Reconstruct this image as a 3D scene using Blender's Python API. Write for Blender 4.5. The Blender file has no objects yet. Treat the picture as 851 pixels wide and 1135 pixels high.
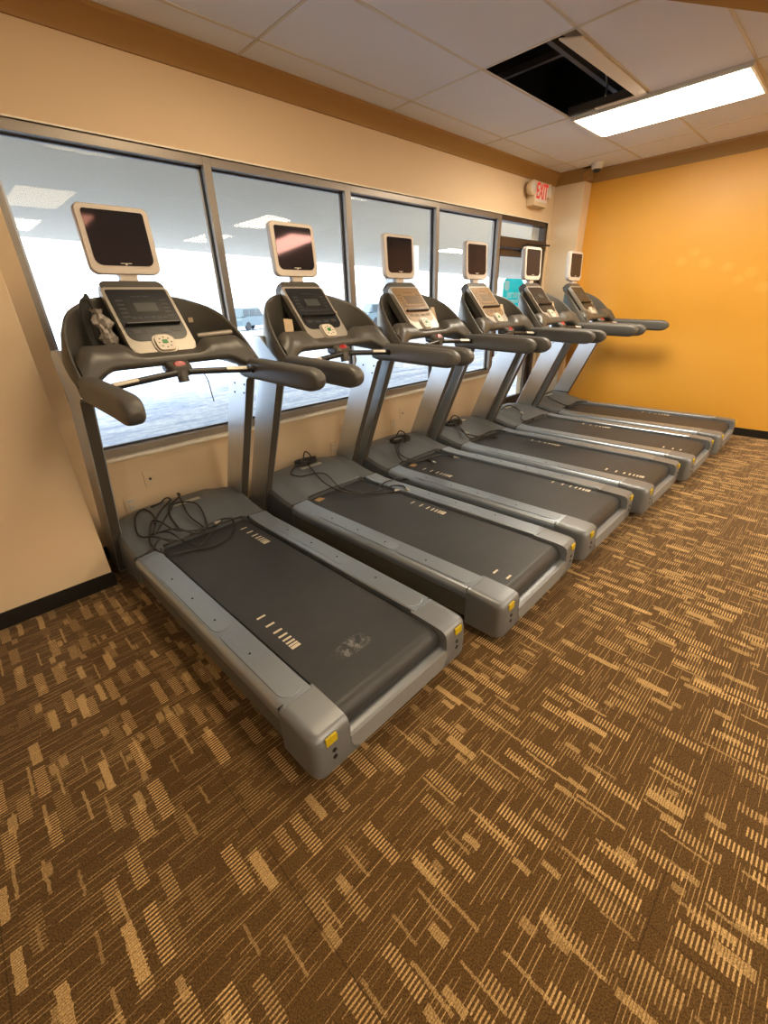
import bpy, bmesh, math, random
from mathutils import Vector, Matrix
random.seed(7)
scene = bpy.context.scene
COL = scene.collection
PI = math.pi

# ------------------------------------------------------------------ materials
class NT:
    """small helper for building shader node trees"""
    def __init__(s, name):
        s.m = bpy.data.materials.new(name); s.m.use_nodes = True
        s.t = s.m.node_tree; s.t.nodes.clear()
        s.out = s.t.nodes.new('ShaderNodeOutputMaterial')
    def n(s, typ, **kw):
        nd = s.t.nodes.new(typ)
        for k, v in kw.items():
            if k.startswith('_'): setattr(nd, k[1:], v)
            else: s.put(nd.inputs[k], v)
        return nd
    def put(s, sock, v):
        if isinstance(v, bpy.types.NodeSocket): s.t.links.new(v, sock)
        elif isinstance(v, tuple) and len(v) == 3 and sock.type == 'RGBA': sock.default_value = (*v, 1)
        else: sock.default_value = v
    def M(s, op, a, b=0.0, c=0.0):
        nd = s.t.nodes.new('ShaderNodeMath'); nd.operation = op
        for i, v in enumerate((a, b, c)): s.put(nd.inputs[i], v)
        return nd.outputs[0]
    def mix(s, f, a, b):
        nd = s.t.nodes.new('ShaderNodeMix'); nd.data_type = 'RGBA'
        s.put(nd.inputs[0], f); s.put(nd.inputs[6], a); s.put(nd.inputs[7], b)
        return nd.outputs[2]
    def vec(s, x, y, z=0.0):
        nd = s.t.nodes.new('ShaderNodeCombineXYZ')
        for i, v in enumerate((x, y, z)): s.put(nd.inputs[i], v)
        return nd.outputs[0]
    def pos(s):
        tc = s.t.nodes.new('ShaderNodeTexCoord'); return tc.outputs['Object']
    def noise(s, scale, detail=3, rough=.5, vec=None):
        nd = s.n('ShaderNodeTexNoise', Scale=scale, Detail=detail, Roughness=rough)
        s.put(nd.inputs['Vector'], vec if vec is not None else s.pos())
        return nd.outputs['Fac']
    def rnd(s, x, y, z=0.0):
        nd = s.t.nodes.new('ShaderNodeTexWhiteNoise'); nd.noise_dimensions = '3D'
        s.put(nd.inputs['Vector'], s.vec(x, y, z)); return nd.outputs['Value']
    def bump(s, h, strength=.2, dist=.002):
        return s.n('ShaderNodeBump', Height=h, Strength=strength, Distance=dist).outputs[0]
    def bsdf(s, **kw):
        p = s.t.nodes.new('ShaderNodeBsdfPrincipled')
        for k, v in kw.items(): s.put(p.inputs[k.replace('_', ' ')], v)
        s.t.links.new(p.outputs[0], s.out.inputs[0]); return p

def srgb(r, g, b):
    f = lambda c: ((c/255+.055)/1.055)**2.4 if c > 10 else c/255/12.92
    return (f(r), f(g), f(b))

def plain(name, col, rough=.5, metal=0.0, var=.06, scale=30., bump=0.0, **kw):
    n = NT(name)
    f = n.noise(scale, 4)
    c2 = tuple(max(0, c*(1-2*var)) for c in col)
    c = n.mix(f, c2, col)
    a = dict(Base_Color=c, Roughness=rough, Metallic=metal, **kw)
    if bump: a['Normal'] = n.bump(n.noise(scale*8, 2), bump, .001)
    n.bsdf(**a); return n.m

M = {}
M['wall'] = plain('beige_wall_paint', srgb(226, 201, 166), .75, var=.03, scale=3, bump=.08)
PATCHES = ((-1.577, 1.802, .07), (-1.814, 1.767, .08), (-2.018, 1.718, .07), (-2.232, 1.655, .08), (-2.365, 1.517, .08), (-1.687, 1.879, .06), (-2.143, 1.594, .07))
def orange():
    n = NT('orange_wall_paint')
    f = n.noise(.9, 4, .6); g = n.noise(6, 3)
    s = n.M('SMOOTH_MIN', n.M('MULTIPLY', f, 1.3), 1.0, .1)
    c = n.mix(s, srgb(212, 150, 44), srgb(222, 164, 66))
    sp = n.n('ShaderNodeSeparateXYZ', Vector=n.pos()); tot = None
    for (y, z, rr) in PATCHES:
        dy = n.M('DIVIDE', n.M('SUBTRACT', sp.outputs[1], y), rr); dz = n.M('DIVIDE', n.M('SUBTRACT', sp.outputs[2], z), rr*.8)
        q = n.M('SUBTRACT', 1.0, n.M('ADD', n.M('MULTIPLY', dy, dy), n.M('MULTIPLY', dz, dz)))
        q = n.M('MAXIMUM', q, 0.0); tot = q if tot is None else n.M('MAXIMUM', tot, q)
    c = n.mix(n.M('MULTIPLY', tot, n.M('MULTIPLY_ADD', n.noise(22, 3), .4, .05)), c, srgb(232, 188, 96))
    n.bsdf(Base_Color=c, Roughness=n.M('MULTIPLY_ADD', g, .12, .36), Normal=n.bump(n.noise(90, 3), .05, .001))
    return n.m
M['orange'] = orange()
M['wall_pale'] = plain('pale_wall_paint', srgb(236, 228, 214), .75, var=.03, scale=3)
M['crown'] = plain('ochre_trim_paint', srgb(160, 122, 68), .55, var=.03)
M['black_base'] = plain('black_vinyl_base', (.008, .007, .006), .45)
M['tile'] = plain('ceiling_tile', srgb(236, 241, 255), .95, var=.05, scale=220, bump=.3)
M['tbar'] = plain('white_tee_bar', srgb(212, 206, 198), .5, var=.02)
M['dark'] = plain('dark_void', (.012, .009, .008), .9)
M['plenum_metal'] = plain('plenum_metal', (.09, .07, .055), .5, .5)
M['wood'] = plain('joist_wood', (.36, .24, .14), .8, var=.2, scale=12)
M['white_metal'] = plain('white_enamel', srgb(225, 220, 212), .35, var=.02)
M['alu'] = plain('brushed_aluminium', (.30, .265, .23), .42, .6, var=.08, scale=60)
M['bead'] = plain('pale_glazing_bead', srgb(186, 190, 198), .35, .3, var=.02)
M['gasket'] = plain('black_gasket', (.012, .013, .02), .5)
M['bronze'] = plain('dark_bronze_door', (.10, .07, .05), .4, .6)
M['sill'] = plain('white_sill_paint', srgb(244, 236, 220), .45, var=.02)
# treadmill
M['silver'] = plain('silver_paint', (.70, .73, .76), .285, .88, var=.04, scale=14)
M['rail'] = plain('rail_silver', (.41, .465, .535), .33, .75, var=.06, scale=24)
M['foot_inlay'] = plain('rail_inlay', (.395, .45, .515), .38, .70, var=.04, scale=300, bump=.08)
M['hood'] = plain('grey_hood_plastic', (.145, .158, .172), .42, .15, var=.06, scale=12)
M['panel'] = plain('light_grey_panel', (.25, .255, .26), .5, .1)
M['cap'] = plain('grey_cap_plastic', (.23, .245, .265), .40, .45, var=.06, scale=14)
M['chassis'] = plain('grey_green_chassis', (.14, .14, .12), .5, .2, var=.08)
M['charcoal'] = plain('charcoal_plastic', (.080, .074, .064), .38, 0, var=.1, scale=10, bump=.06)
M['railgrip'] = plain('charcoal_handrail_rubber', (.105, .102, .096), .42, 0, var=.08, scale=20, bump=.06)
def belt():
    n = NT('black_running_belt')
    f = n.noise(7, 5, .65); g = n.noise(2.2, 3)
    st = n.M('SMOOTHSTEP', 0, 0) if False else None
    c = n.mix(n.M('MULTIPLY', f, g), (.024, .025, .027), (.066, .068, .072))
    n.bsdf(Base_Color=c, Roughness=n.M('MULTIPLY_ADD', g, .12, .40), Normal=n.bump(n.noise(420, 2), .25, .0008))
    return n.m
M['belt'] = belt()
M['stripe'] = plain('belt_print', srgb(226, 214, 192), .6, var=.12, scale=120)
M['cover'] = plain('dark_upright_cover', (.085, .074, .06), .42, .1)
M['black'] = plain('black_plastic', (.013, .012, .012), .35)
M['blackgloss'] = plain('black_panel', (.016, .017, .019), .28)
M['bezel'] = plain('silver_console_bezel', srgb(172, 164, 152), .38, .35, var=.04)
M['tv'] = plain('ivory_tv_housing', srgb(206, 196, 186), .4, var=.03)
def tvscreen():
    n = NT('dark_lcd_glass')
    n.bsdf(Base_Color=(.015, .018, .023), Roughness=.05, Specular_IOR_Level=.42, Specular_Tint=(1.0, .50, .50, 1))
    return n.m
M['screen'] = tvscreen()
M['lcd'] = plain('console_lcd', (.055, .06, .055), .4)
M['pad'] = plain('grey_key_pad', (.040, .040, .041), .4)
M['film'] = plain('dusty_console_film', srgb(156, 122, 78), .34, .1, var=.25, scale=40)
M['film_dark'] = plain('dusty_key_film', srgb(122, 96, 62), .5, .0, var=.2, scale=60)
M['ivory'] = plain('ivory_keypad', srgb(216, 206, 190), .4, var=.03)
M['green'] = plain('green_button', (.02, .22, .05), .4)
M['red'] = plain('red_button', (.36, .010, .008), .35)
M['chrome'] = plain('steel_grip', (.60, .55, .46), .4, .2)
M['yellow'] = plain('yellow_label', srgb(214, 186, 24), .5, var=.2, scale=160)
M['label'] = plain('white_label', srgb(236, 234, 222), .5, var=.1, scale=140)
M['cord'] = plain('black_cord', (.018, .016, .014), .5)
M['cordgrey'] = plain('grey_cord', (.10, .095, .085), .45)
M['brass'] = plain('connector_metal', (.75, .70, .62), .3, .9)
M['card'] = plain('beige_card', srgb(200, 176, 142), .7, var=.15, scale=60)
M['plate'] = plain('ivory_wall_plate', srgb(222, 200, 168), .4, var=.02)
M['tape'] = plain('tan_tape', srgb(186, 150, 108), .6, var=.1)
def bag():
    n = NT('clear_plastic_wrap')
    n.bsdf(Base_Color=n.mix(n.noise(40, 4), (.03, .025, .02), (.45, .40, .34)), Roughness=.15, Normal=n.bump(n.noise(55, 4), .9, .01), Specular_IOR_Level=.8)
    return n.m
M['bag'] = bag()
def emis(name, col, st):
    n = NT(name); e = n.n('ShaderNodeEmission', Color=col, Strength=st); n.t.links.new(e.outputs[0], n.out.inputs[0]); return n.m
M['lamp'] = emis('troffer_diffuser', (1.0, .87, .67), 9.0)
M['lamp_dim'] = emis('old_troffer_diffuser', (1.0, .78, .50), 3.6)
M['exit_red'] = emis('exit_letters', (1.0, .07, .04), .19)
def glass():
    n = NT('window_glass')
    tr = n.n('ShaderNodeBsdfTransparent', Color=(.96, .975, .97))
    gl = n.n('ShaderNodeBsdfGlossy', Color=(1, 1, 1), Roughness=0.0)
    ge = n.t.nodes.new('ShaderNodeNewGeometry'); dp = n.n('ShaderNodeVectorMath', _operation='DOT_PRODUCT')
    n.put(dp.inputs[0], ge.outputs['Normal']); n.put(dp.inputs[1], ge.outputs['Incoming'])
    k = n.M('SUBTRACT', 1.0, n.M('ABSOLUTE', dp.outputs['Value']))
    mx = n.n('ShaderNodeMixShader'); n.put(mx.inputs[0], n.M('MULTIPLY_ADD', n.M('POWER', k, 5.0), .80, .012))
    n.t.links.new(tr.outputs[0], mx.inputs[1]); n.t.links.new(gl.outputs[0], mx.inputs[2])
    n.t.links.new(mx.outputs[0], n.out.inputs[0]); return n.m
M['glass'] = glass()
def clearlens():
    n = NT('lamp_lens')
    n.bsdf(Base_Color=(.75, .73, .68), Roughness=.12, Metallic=.3); return n.m
M['lens'] = clearlens()
def teal():
    n = NT('teal_sign_film')
    d = n.n('ShaderNodeBsdfDiffuse', Color=(.0, .52, .55)); t = n.n('ShaderNodeBsdfTranslucent', Color=(.0, .80, .82))
    mx = n.n('ShaderNodeMixShader', Fac=.75); n.t.links.new(d.outputs[0], mx.inputs[1]); n.t.links.new(t.outputs[0], mx.inputs[2])
    n.t.links.new(mx.outputs[0], n.out.inputs[0]); return n.m
M['teal'] = teal()
def whitefilm():
    n = NT('white_sign_film')
    d = n.n('ShaderNodeBsdfDiffuse', Color=(.8, .85, .85)); t = n.n('ShaderNodeBsdfTranslucent', Color=(.9, .95, .95))
    mx = n.n('ShaderNodeMixShader', Fac=.75); n.t.links.new(d.outputs[0], mx.inputs[1]); n.t.links.new(t.outputs[0], mx.inputs[2])
    n.t.links.new(mx.outputs[0], n.out.inputs[0]); return n.m
M['whitefilm'] = whitefilm()
M['soffit'] = plain('canopy_soffit', srgb(186, 171, 147), .85, var=.03, scale=2)
M['pillar'] = plain('white_pillar', srgb(225, 228, 228), .8, var=.04)
def snow():
    n = NT('snowy_pavement')
    p = n.pos(); sp = n.n('ShaderNodeSeparateXYZ', Vector=p)
    v = n.vec(n.M('MULTIPLY', sp.outputs[0], .5), n.M('MULTIPLY', sp.outputs[1], 2.2))
    f = n.M('MULTIPLY', n.noise(1.3, 6, .65, v), n.M('ADD', n.noise(9, 3, .6), .5))
    c = n.mix(n.M('MULTIPLY', n.M('SUBTRACT', f, .32), 3.2), srgb(140, 168, 212), srgb(222, 234, 252))
    n.bsdf(Base_Color=c, Roughness=.8); return n.m
M['snow'] = snow()
M['carblue'] = plain('pale_blue_car_paint', (.10, .145, .165), .4)
M['carglass'] = plain('car_glass', (.035, .05, .06), .3)
M['tyre'] = plain('tyre', (.03, .032, .035), .8)
M['farroof'] = plain('pale_roof', (.62, .66, .66), .8)

def carpet():
    n = NT('patterned_carpet')
    sp = n.n('ShaderNodeSeparateXYZ', Vector=n.pos()); u, v = sp.outputs[0], sp.outputs[1]
    P = 0.0108                                            # line pitch of the loops along Y
    vl = n.M('DIVIDE', v, P); vi = n.M('FLOOR', vl); vf = n.M('FRACT', vl)
    line = lambda fill: n.M('LESS_THAN', n.M('ABSOLUTE', n.M('SUBTRACT', vf, .5)), n.M('MULTIPLY', fill, .5))
    def cells(wc, L, seed):
        # staggered columns; the cell edges are snapped to the loop pitch
        jit = n.M('MULTIPLY', n.M('SUBTRACT', n.rnd(vi, seed, 3.3), .5), .0035)
        uu = n.M('DIVIDE', n.M('ADD', u, jit), wc); ci = n.M('FLOOR', uu); cf = n.M('FRACT', uu)
        off = n.M('MULTIPLY', n.rnd(ci, seed, 1.7), 13.0)
        rr = n.M('ADD', n.M('DIVIDE', n.M('MULTIPLY', vi, P), L), off); ri = n.M('FLOOR', rr); rf = n.M('FRACT', rr)
        return ci, cf, ri, rf
    def inside(x, lo, hi):
        return n.M('MULTIPLY', n.M('GREATER_THAN', x, lo), n.M('LESS_THAN', x, hi))
    tot = None
    def add(m):
        nonlocal tot
        tot = m if tot is None else n.M('MAXIMUM', tot, m)
    vf2 = n.M('FRACT', n.M('DIVIDE', v, P*.62))
    rib = n.M('MULTIPLY_ADD', n.M('LESS_THAN', n.M('ABSOLUTE', n.M('SUBTRACT', vf2, .5)), .34), .55, .45)
    def block(wc, L, seed, thr, mask, wmin, wmax, lmin, lmax, amp):
        ci, cf, ri, rf = cells(wc, L, seed)
        r = n.rnd(ci, ri, seed+.5); r2 = n.rnd(ci, ri, seed+.9); r3 = n.rnd(ri, ci, seed+.2)
        w = n.M('MULTIPLY_ADD', r3, wmax-wmin, wmin); ln = n.M('MULTIPLY_ADD', r2, lmax-lmin, lmin)
        lo = n.M('MULTIPLY', n.M('SUBTRACT', .96, w), n.rnd(ci, ri, seed+.35))
        m = n.M('MULTIPLY', inside(cf, lo, n.M('ADD', lo, w)), n.M('LESS_THAN', rf, ln))
        m = n.M('MULTIPLY', m, n.M('LESS_THAN', r, thr))
        add(n.M('MULTIPLY', n.M('MULTIPLY', m, mask), n.M('MULTIPLY_ADD', r2, .45*amp, .60*amp)))
    block(.068, .215, 11, .58, line(.42), .46, .62, .45, .78, 1.0)      # open dash ladders
    block(.064, .190, 23, .22, line(.30), .45, .70, .35, .80, .50)      # faint ladders
    block(.080, .200, 37, .26, rib, .24, .40, .22, .75, .80)            # filled blocks
    block(.058, .120, 41, .17, rib, .30, .46, .25, .50, .62)            # short blocks
    block(.066, .190, 53, .36, rib, .10, .16, .40, .80, .60)            # ribbons along Y
    # thin threads along X
    for seg, seed, thr, fill, amp in ((.15, 5.1, .36, .20, .58), (.05, 9.4, .22, .20, .36)):
        uo = n.M('ADD', n.M('DIVIDE', u, seg), n.M('MULTIPLY', n.rnd(vi, seed, 2.2), 17.0)); ui = n.M('FLOOR', uo)
        rr = n.rnd(ui, vi, seed+2.6)
        th = n.M('MULTIPLY', n.M('LESS_THAN', rr, thr), line(fill))
        add(n.M('MULTIPLY', th, n.M('MULTIPLY_ADD', n.rnd(vi, ui, seed), amp, .22)))
    gr = n.noise(260, 2, .6); big = n.noise(1.1, 3)
    grain = n.M('MINIMUM', n.M('MAXIMUM', n.M('MULTIPLY_ADD', n.M('SUBTRACT', gr, .5), 2.6, .5), 0.0), 1.0)
    base = n.mix(grain, srgb(40, 26, 10), srgb(116, 86, 44))
    hi = n.mix(grain, srgb(186, 142, 84), srgb(250, 214, 150))
    c = n.mix(n.M('MULTIPLY', tot, n.M('MULTIPLY_ADD', grain, .35, .70)), base, hi)
    c = n.mix(n.M('MULTIPLY', big, .16), c, srgb(104, 72, 36))
    su = n.M('LESS_THAN', n.M('FRACT', n.M('ADD', n.M('DIVIDE', u, .61), .12)), .006); sv = n.M('LESS_THAN', n.M('FRACT', n.M('ADD', n.M('DIVIDE', v, .61), .3)), .006)
    c = n.mix(n.M('MULTIPLY', n.M('MAXIMUM', su, sv), .45), c, srgb(38, 24, 10))
    n.bsdf(Base_Color=c, Roughness=.95, Specular_IOR_Level=.15, Sheen_Weight=.15, Normal=n.bump(n.noise(300, 2, .6), .15, .002))
    return n.m
M['carpet'] = carpet()

# ------------------------------------------------------------------ mesh tools
class MB:
    def __init__(s): s.b = bmesh.new()
    def box(s, c, d, bev=0.0, rot=None, seg=2):
        r = bmesh.ops.create_cube(s.b, size=1.0); vs = r['verts']
        for v in vs:
            v.co = Vector((v.co.x*d[0], v.co.y*d[1], v.co.z*d[2]))
        if bev:
            es = list({e for v in vs for e in v.link_edges})
            rr = bmesh.ops.bevel(s.b, geom=es, offset=bev, segments=seg, profile=.5, affect='EDGES')
            vs = list({v for v in vs if v.is_valid} | {v for v in rr['verts']})
        for v in vs:
            if rot is not None: v.co = rot @ v.co
            v.co += Vector(c)
        return s
    def loft(s, rings, caps=True, closed=True, loop=False):
        R = [[s.b.verts.new(Vector(p)) for p in ring] for ring in rings]
        k = len(R[0]); nr = len(R)
        for i in range(nr if loop else nr-1):
            a, b = R[i], R[(i+1) % nr]
            for j in range(k if closed else k-1):
                j2 = (j+1) % k
                try: s.b.faces.new((a[j], a[j2], b[j2], b[j]))
                except ValueError: pass
        if caps and closed and not loop:
            s.b.faces.new(list(reversed(R[0]))); s.b.faces.new(R[-1])
        return s
    def prism(s, poly, axis, lo, hi, bev=0.0):
        """poly in the two other axes (in xyz order), extruded along axis"""
        def mk(t, p):
            q = list(p); q.insert(axis, t); return q
        a = [s.b.verts.new(mk(lo, p)) for p in poly]; b = [s.b.verts.new(mk(hi, p)) for p in poly]
        fs = []
        n = len(poly)
        for j in range(n):
            fs.append(s.b.faces.new((a[j], a[(j+1) % n], b[(j+1) % n], b[j])))
        fa = s.b.faces.new(list(reversed(a))); fb = s.b.faces.new(b)
        if bev:
            es = list(set(fa.edges) | set(fb.edges))
            bmesh.ops.bevel(s.b, geom=es, offset=bev, segments=2, profile=.5, affect='EDGES')
        return s
    def tube(s, pts, r, sides=8, smooth=0, caps=True):
        pts = [Vector(p) for p in pts]
        if smooth: pts = catmull(pts, smooth)
        rings = []; up = Vector((0, 0, 1)); prev = None
        for i, p in enumerate(pts):
            t = (pts[min(i+1, len(pts)-1)]-pts[max(i-1, 0)])
            t = t.normalized() if t.length > 1e-9 else Vector((0, 0, 1))
            if prev is None:
                a = t.orthogonal().normalized()
            else:
                a = prev-t*prev.dot(t)
                a = a.normalized() if a.length > 1e-6 else t.orthogonal().normalized()
            prev = a; b = t.cross(a)
            rr = r[i*(len(r)-1)//max(1, len(pts)-1)] if isinstance(r, (list, tuple)) else r
            rings.append([p+(a*math.cos(2*PI*k/sides)+b*math.sin(2*PI*k/sides))*rr for k in range(sides)])
        return s.loft(rings, caps)
    def cyl(s, p0, p1, r, sides=20, r2=None):
        return s.tube([p0, p1], [r, r2 if r2 is not None else r] if r2 is not None else r, sides)
    def lathe(s, prof, c, axis='Z', sides=24):
        rings = []
        for r, z in prof:
            ring = []
            for k in range(sides):
                a = 2*PI*k/sides
                p = (r*math.cos(a), r*math.sin(a), z)
                if axis == 'Y': p = (p[0], p[2], p[1])
                if axis == 'X': p = (p[2], p[0], p[1])
                ring.append(Vector(p)+Vector(c))
            rings.append(ring)
        return s.loft(rings)
    def xf(s, mat):
        bmesh.ops.transform(s.b, matrix=mat, verts=s.b.verts); return s
    def build(s, name, mat, parent=None, ang=35):
        bmesh.ops.recalc_face_normals(s.b, faces=s.b.faces)
        me = bpy.data.meshes.new(name); s.b.to_mesh(me); s.b.free()
        me.shade_smooth(); me.set_sharp_from_angle(angle=math.radians(ang))
        me.materials.append(mat)
        o = bpy.data.objects.new(name, me); COL.objects.link(o)
        wn = o.modifiers.new('even_normals', 'WEIGHTED_NORMAL'); wn.keep_sharp = True
        if parent is not None: o.parent = parent
        return o

def catmull(P, k):
    out = []
    for i in range(len(P)-1):
        p0, p1, p2, p3 = P[max(i-1, 0)], P[i], P[i+1], P[min(i+2, len(P)-1)]
        for j in range(k):
            t = j/k
            out.append(.5*((2*p1)+(p2-p0)*t+(2*p0-5*p1+4*p2-p3)*t*t+(3*p1-p0-3*p2+p3)*t**3))
    out.append(P[-1]); return out
def rrect(w, h, r, k=5, rb=None):
    """rounded rectangle outline centred on 0; rb = radius of the two lower corners"""
    rb = r if rb is None else rb; out = []
    for cx, cy, a0, rr in ((w/2-r, h/2-r, 0, r), (-w/2+r, h/2-r, 90, r), (-w/2+rb, -h/2+rb, 180, rb), (w/2-rb, -h/2+rb, 270, rb)):
        for j in range(k+1):
            a = math.radians(a0+90*j/k); out.append((cx+rr*math.cos(a), cy+rr*math.sin(a)))
    return out
def interp(xs, ys, x):
    if x <= xs[0]: return ys[0]
    for i in range(len(xs)-1):
        if x <= xs[i+1]:
            t = (x-xs[i])/(xs[i+1]-xs[i]); return ys[i]*(1-t)+ys[i+1]*t
    return ys[-1]
def empty(name, loc=(0, 0, 0), rz=0.0):
    o = bpy.data.objects.new(name, None); COL.objects.link(o); o.location = loc; o.rotation_euler = (0, 0, rz)
    o.empty_display_size = .1; return o
def tag(o, label, cat, group=None):
    o['label'] = label; o['category'] = cat
    if group: o['group'] = group
    return o
def struct(o):
    o['kind'] = 'structure'; return o
def copy_tree(o, parent=None):
    c = o.copy(); COL.objects.link(c)
    if parent is not None: c.parent = parent
    for ch in list(o.children): copy_tree(ch, c)
    return c

# ------------------------------------------------------------------ room
XR, XL, YB, ZC = 5.94, -3.4, -7.6, 2.8136
YW = -0.08                                              # inner face of the window wall
HEAD, SILL = 2.325, .655
DX0, DX1 = 4.585, 5.68                                  # the glazed door bay
WX0 = .155
COLX, COLY = .022, -.455                                # left projecting wall: edge and face
RCX, RCY = 5.748, -.44                                  # right pier

struct(MB().box(((XL+XR)/2, YB/2, -.05), (XR-XL+.3, -YB+.3, .1)).build('floor', M['carpet']))
w = MB()                                                # window wall: below, above, left and right of the glazing
w.box(((WX0+DX0)/2, .03, SILL/2-.012), (DX0-WX0, .22, SILL-.024))
w.box(((XL+XR)/2, .03, (HEAD+3.3)/2), (XR-XL, .22, 3.3-HEAD))
w.box(((XL+WX0)/2, .03, HEAD/2), (WX0-XL, .22, HEAD))
w.box(((DX1+XR)/2, .03, HEAD/2), (XR-DX1, .22, HEAD))
struct(w.build('wall_window', M['wall']))
struct(MB().box(((XL+COLX)/2, (COLY+YW)/2, ZC/2), (COLX-XL, YW-COLY, ZC), .004).build('wall_left_projection', M['wall']))
struct(MB().box(((RCX+XR)/2, (RCY+YW)/2, ZC/2), (XR-RCX, YW-RCY, ZC), .004).build('wall_right_pier', M['wall']))
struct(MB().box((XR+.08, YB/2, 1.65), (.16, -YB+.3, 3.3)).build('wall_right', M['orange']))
struct(MB().box((XL-.08, YB/2, 1.65), (.16, -YB+.3, 3.3)).build('wall_left', M['wall_pale']))
struct(MB().box(((XL+XR)/2, YB-.08, 1.65), (XR-XL+.3, .16, 3.3)).build('wall_back', M['wall_pale']))
def base(name, c, d): struct(MB().box(c, d, .003).build(name, M['black_base']))
base('baseboard_left', ((XL+COLX)/2+.003, COLY-.004, .046), (COLX-XL+.006, .010, .092))
base('baseboard_left_return', (COLX+.003, (COLY+YW)/2, .046), (.008, YW-COLY, .092))
base('baseboard_window', ((COLX+DX0)/2, YW-.004, .046), (DX0-COLX, .008, .092))
base('baseboard_right', (XR-.005, (YB+RCY)/2, .043), (.010, RCY-YB, .086))
base('baseboard_pier', (RCX-.004, (RCY+YW)/2, .043), (.008, YW-RCY, .086))
# crown trim with a stepped profile
CB = 2.70
prof = [(0, CB), (-.014, CB), (-.020, CB+.02), (-.045, CB+.055), (-.075, CB+.085), (-.090, CB+.095), (-.090, ZC+.002), (0, ZC+.002)]
def crown(name, p0, p1, nx, ny):
    """run from p0 to p1, the profile pushed along (nx, ny) into the room"""
    rings = [[(p[0]-d*nx, p[1]-d*ny, z) for d, z in prof] for p in (p0, p1)]
    struct(MB().loft(rings).build(name, M['crown'], ang=20))
crown('trim_1', (COLX, YW), (RCX, YW), 0, -1)
crown('trim_2', (RCX, YW-.0), (RCX, RCY-.09), -1, 0)
crown('trim_3', (RCX-.09, RCY), (XR, RCY), 0, -1)
crown('trim_4', (XR, RCY), (XR, YB), -1, 0)
crown('trim_5', (XL, COLY), (COLX+.09, COLY), 0, -1)
# slanting painted soffit beam at the upper right
d = Vector((.857, -.515, 0)); nrm = Vector((-.515, -.857, 0)); p = Vector((2.66, -2.125, 0))
q = [p-d*.2, p+d*2.6, p+d*2.6+nrm*.35, p-d*.2+nrm*.35]
struct(MB().prism([(v.x, v.y) for v in q], 2, 2.70, ZC-.001).build('ceiling_beam', M['crown']))

# ceiling: tiles 4 ft x 2 ft hung in a tee grid, one tile missing
GX, GY, GP, GQ = 1.525, -.385, 1.262, .6096
HX0, HX1, HY1, HY0 = GX+GP, GX+2*GP, GY-GQ, GY-2*GQ         # the hole
LX0, LX1, LY1, LY0 = GX+2*GP+.015, GX+2*GP+.645, GY-GQ-.01, GY-3*GQ+.01
c = MB()
def slab(x0, x1, y0, y1): c.box(((x0+x1)/2, (y0+y1)/2, ZC+.005), (x1-x0, y1-y0, .010))
slab(XL, HX0, YB, 0); slab(HX1, XR, YB, 0); slab(HX0, HX1, YB, HY0); slab(HX0, HX1, HY1, 0)
struct(c.build('ceiling', M['tile']))
g = MB()
xs = [GX+GP*k for k in range(-4, 4)]
for x in xs:
    if XL < x < XR: g.box((x, YB/2, ZC-.001), (.018, -YB, .004))
k = 0
y = GY
while y > YB:
    skip = (LY0 < y < LY1)
    for a, b in (((XL, LX0), (LX1, XR)) if LY0+.1 < y < LY1-.1 else ((XL, XR),)):
        g.box(((a+b)/2, y, ZC-.001), (b-a, .018, .004))
    y -= GQ
struct(g.build('ceiling_grid', M['tbar']))
p = MB()                                                 # dark space above the missing tile
h = .55
p.box(((HX0+HX1)/2, (HY0+HY1)/2, ZC+h), (HX1-HX0+.9, HY1-HY0+.9, .02))
for x in (HX0-.45, HX1+.45): p.box((x, (HY0+HY1)/2, ZC+h/2+.04), (.02, HY1-HY0+.9, h))
for y in (HY0-.45, HY1+.45): p.box(((HX0+HX1)/2, y, ZC+h/2+.04), (HX1-HX0+.9, .02, h))
struct(p.build('ceiling_plenum', M['dark']))
p = MB()
p.box(((HX0+HX1)/2+.08, (HY0+HY1)/2+.05, ZC+.16), (HX1-HX0+.8, .035, .04))
p.box(((HX0+HX1)/2+.05, (HY0+HY1)/2, ZC+.20), (.035, HY1-HY0+.8, .04))
p.box((HX1-.02, (HY0+HY1)/2, ZC+.03), (.03, HY1-HY0, .05))
struct(p.build('ceiling_hanger_bars', M['plenum_metal']))
p = MB().box((HX0+.30, HY0+.10, ZC+.11), (.62, .10, .12), .004); p.box((HX0+.10, HY0+.35, ZC+.17), (.10, .5, .10), .004)  # two tan boxes for the lighter brown area inside the opening
struct(p.build('ceiling_joist', M['wood']))
t = MB()
t.prism([(HX0+.10, HY0+.01), (HX1-.06, HY0+.01), (HX1-.06, HY0+.085), (HX0+.02, HY0+.11)], 2, ZC-.012, ZC-.004)
t.box((HX1-.035, HY0+.20, ZC-.008), (.05, .36, .006))
tag(t.build('loose_ceiling_strip', M['white_metal']), 'loose white metal strip along the edge of the open ceiling tile', 'strip')
# small bulb glint of a dangling wire end in the opening
tag(MB().tube([(HX1-.16, HY1-.32, ZC+.16), (HX1-.15, HY1-.34, ZC+.08), (HX1-.17, HY1-.35, ZC+.01)], .006, 8, 6).build('dangling_wire', M['brass']),
    'short bare wire hanging inside the open ceiling tile', 'wire')

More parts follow.
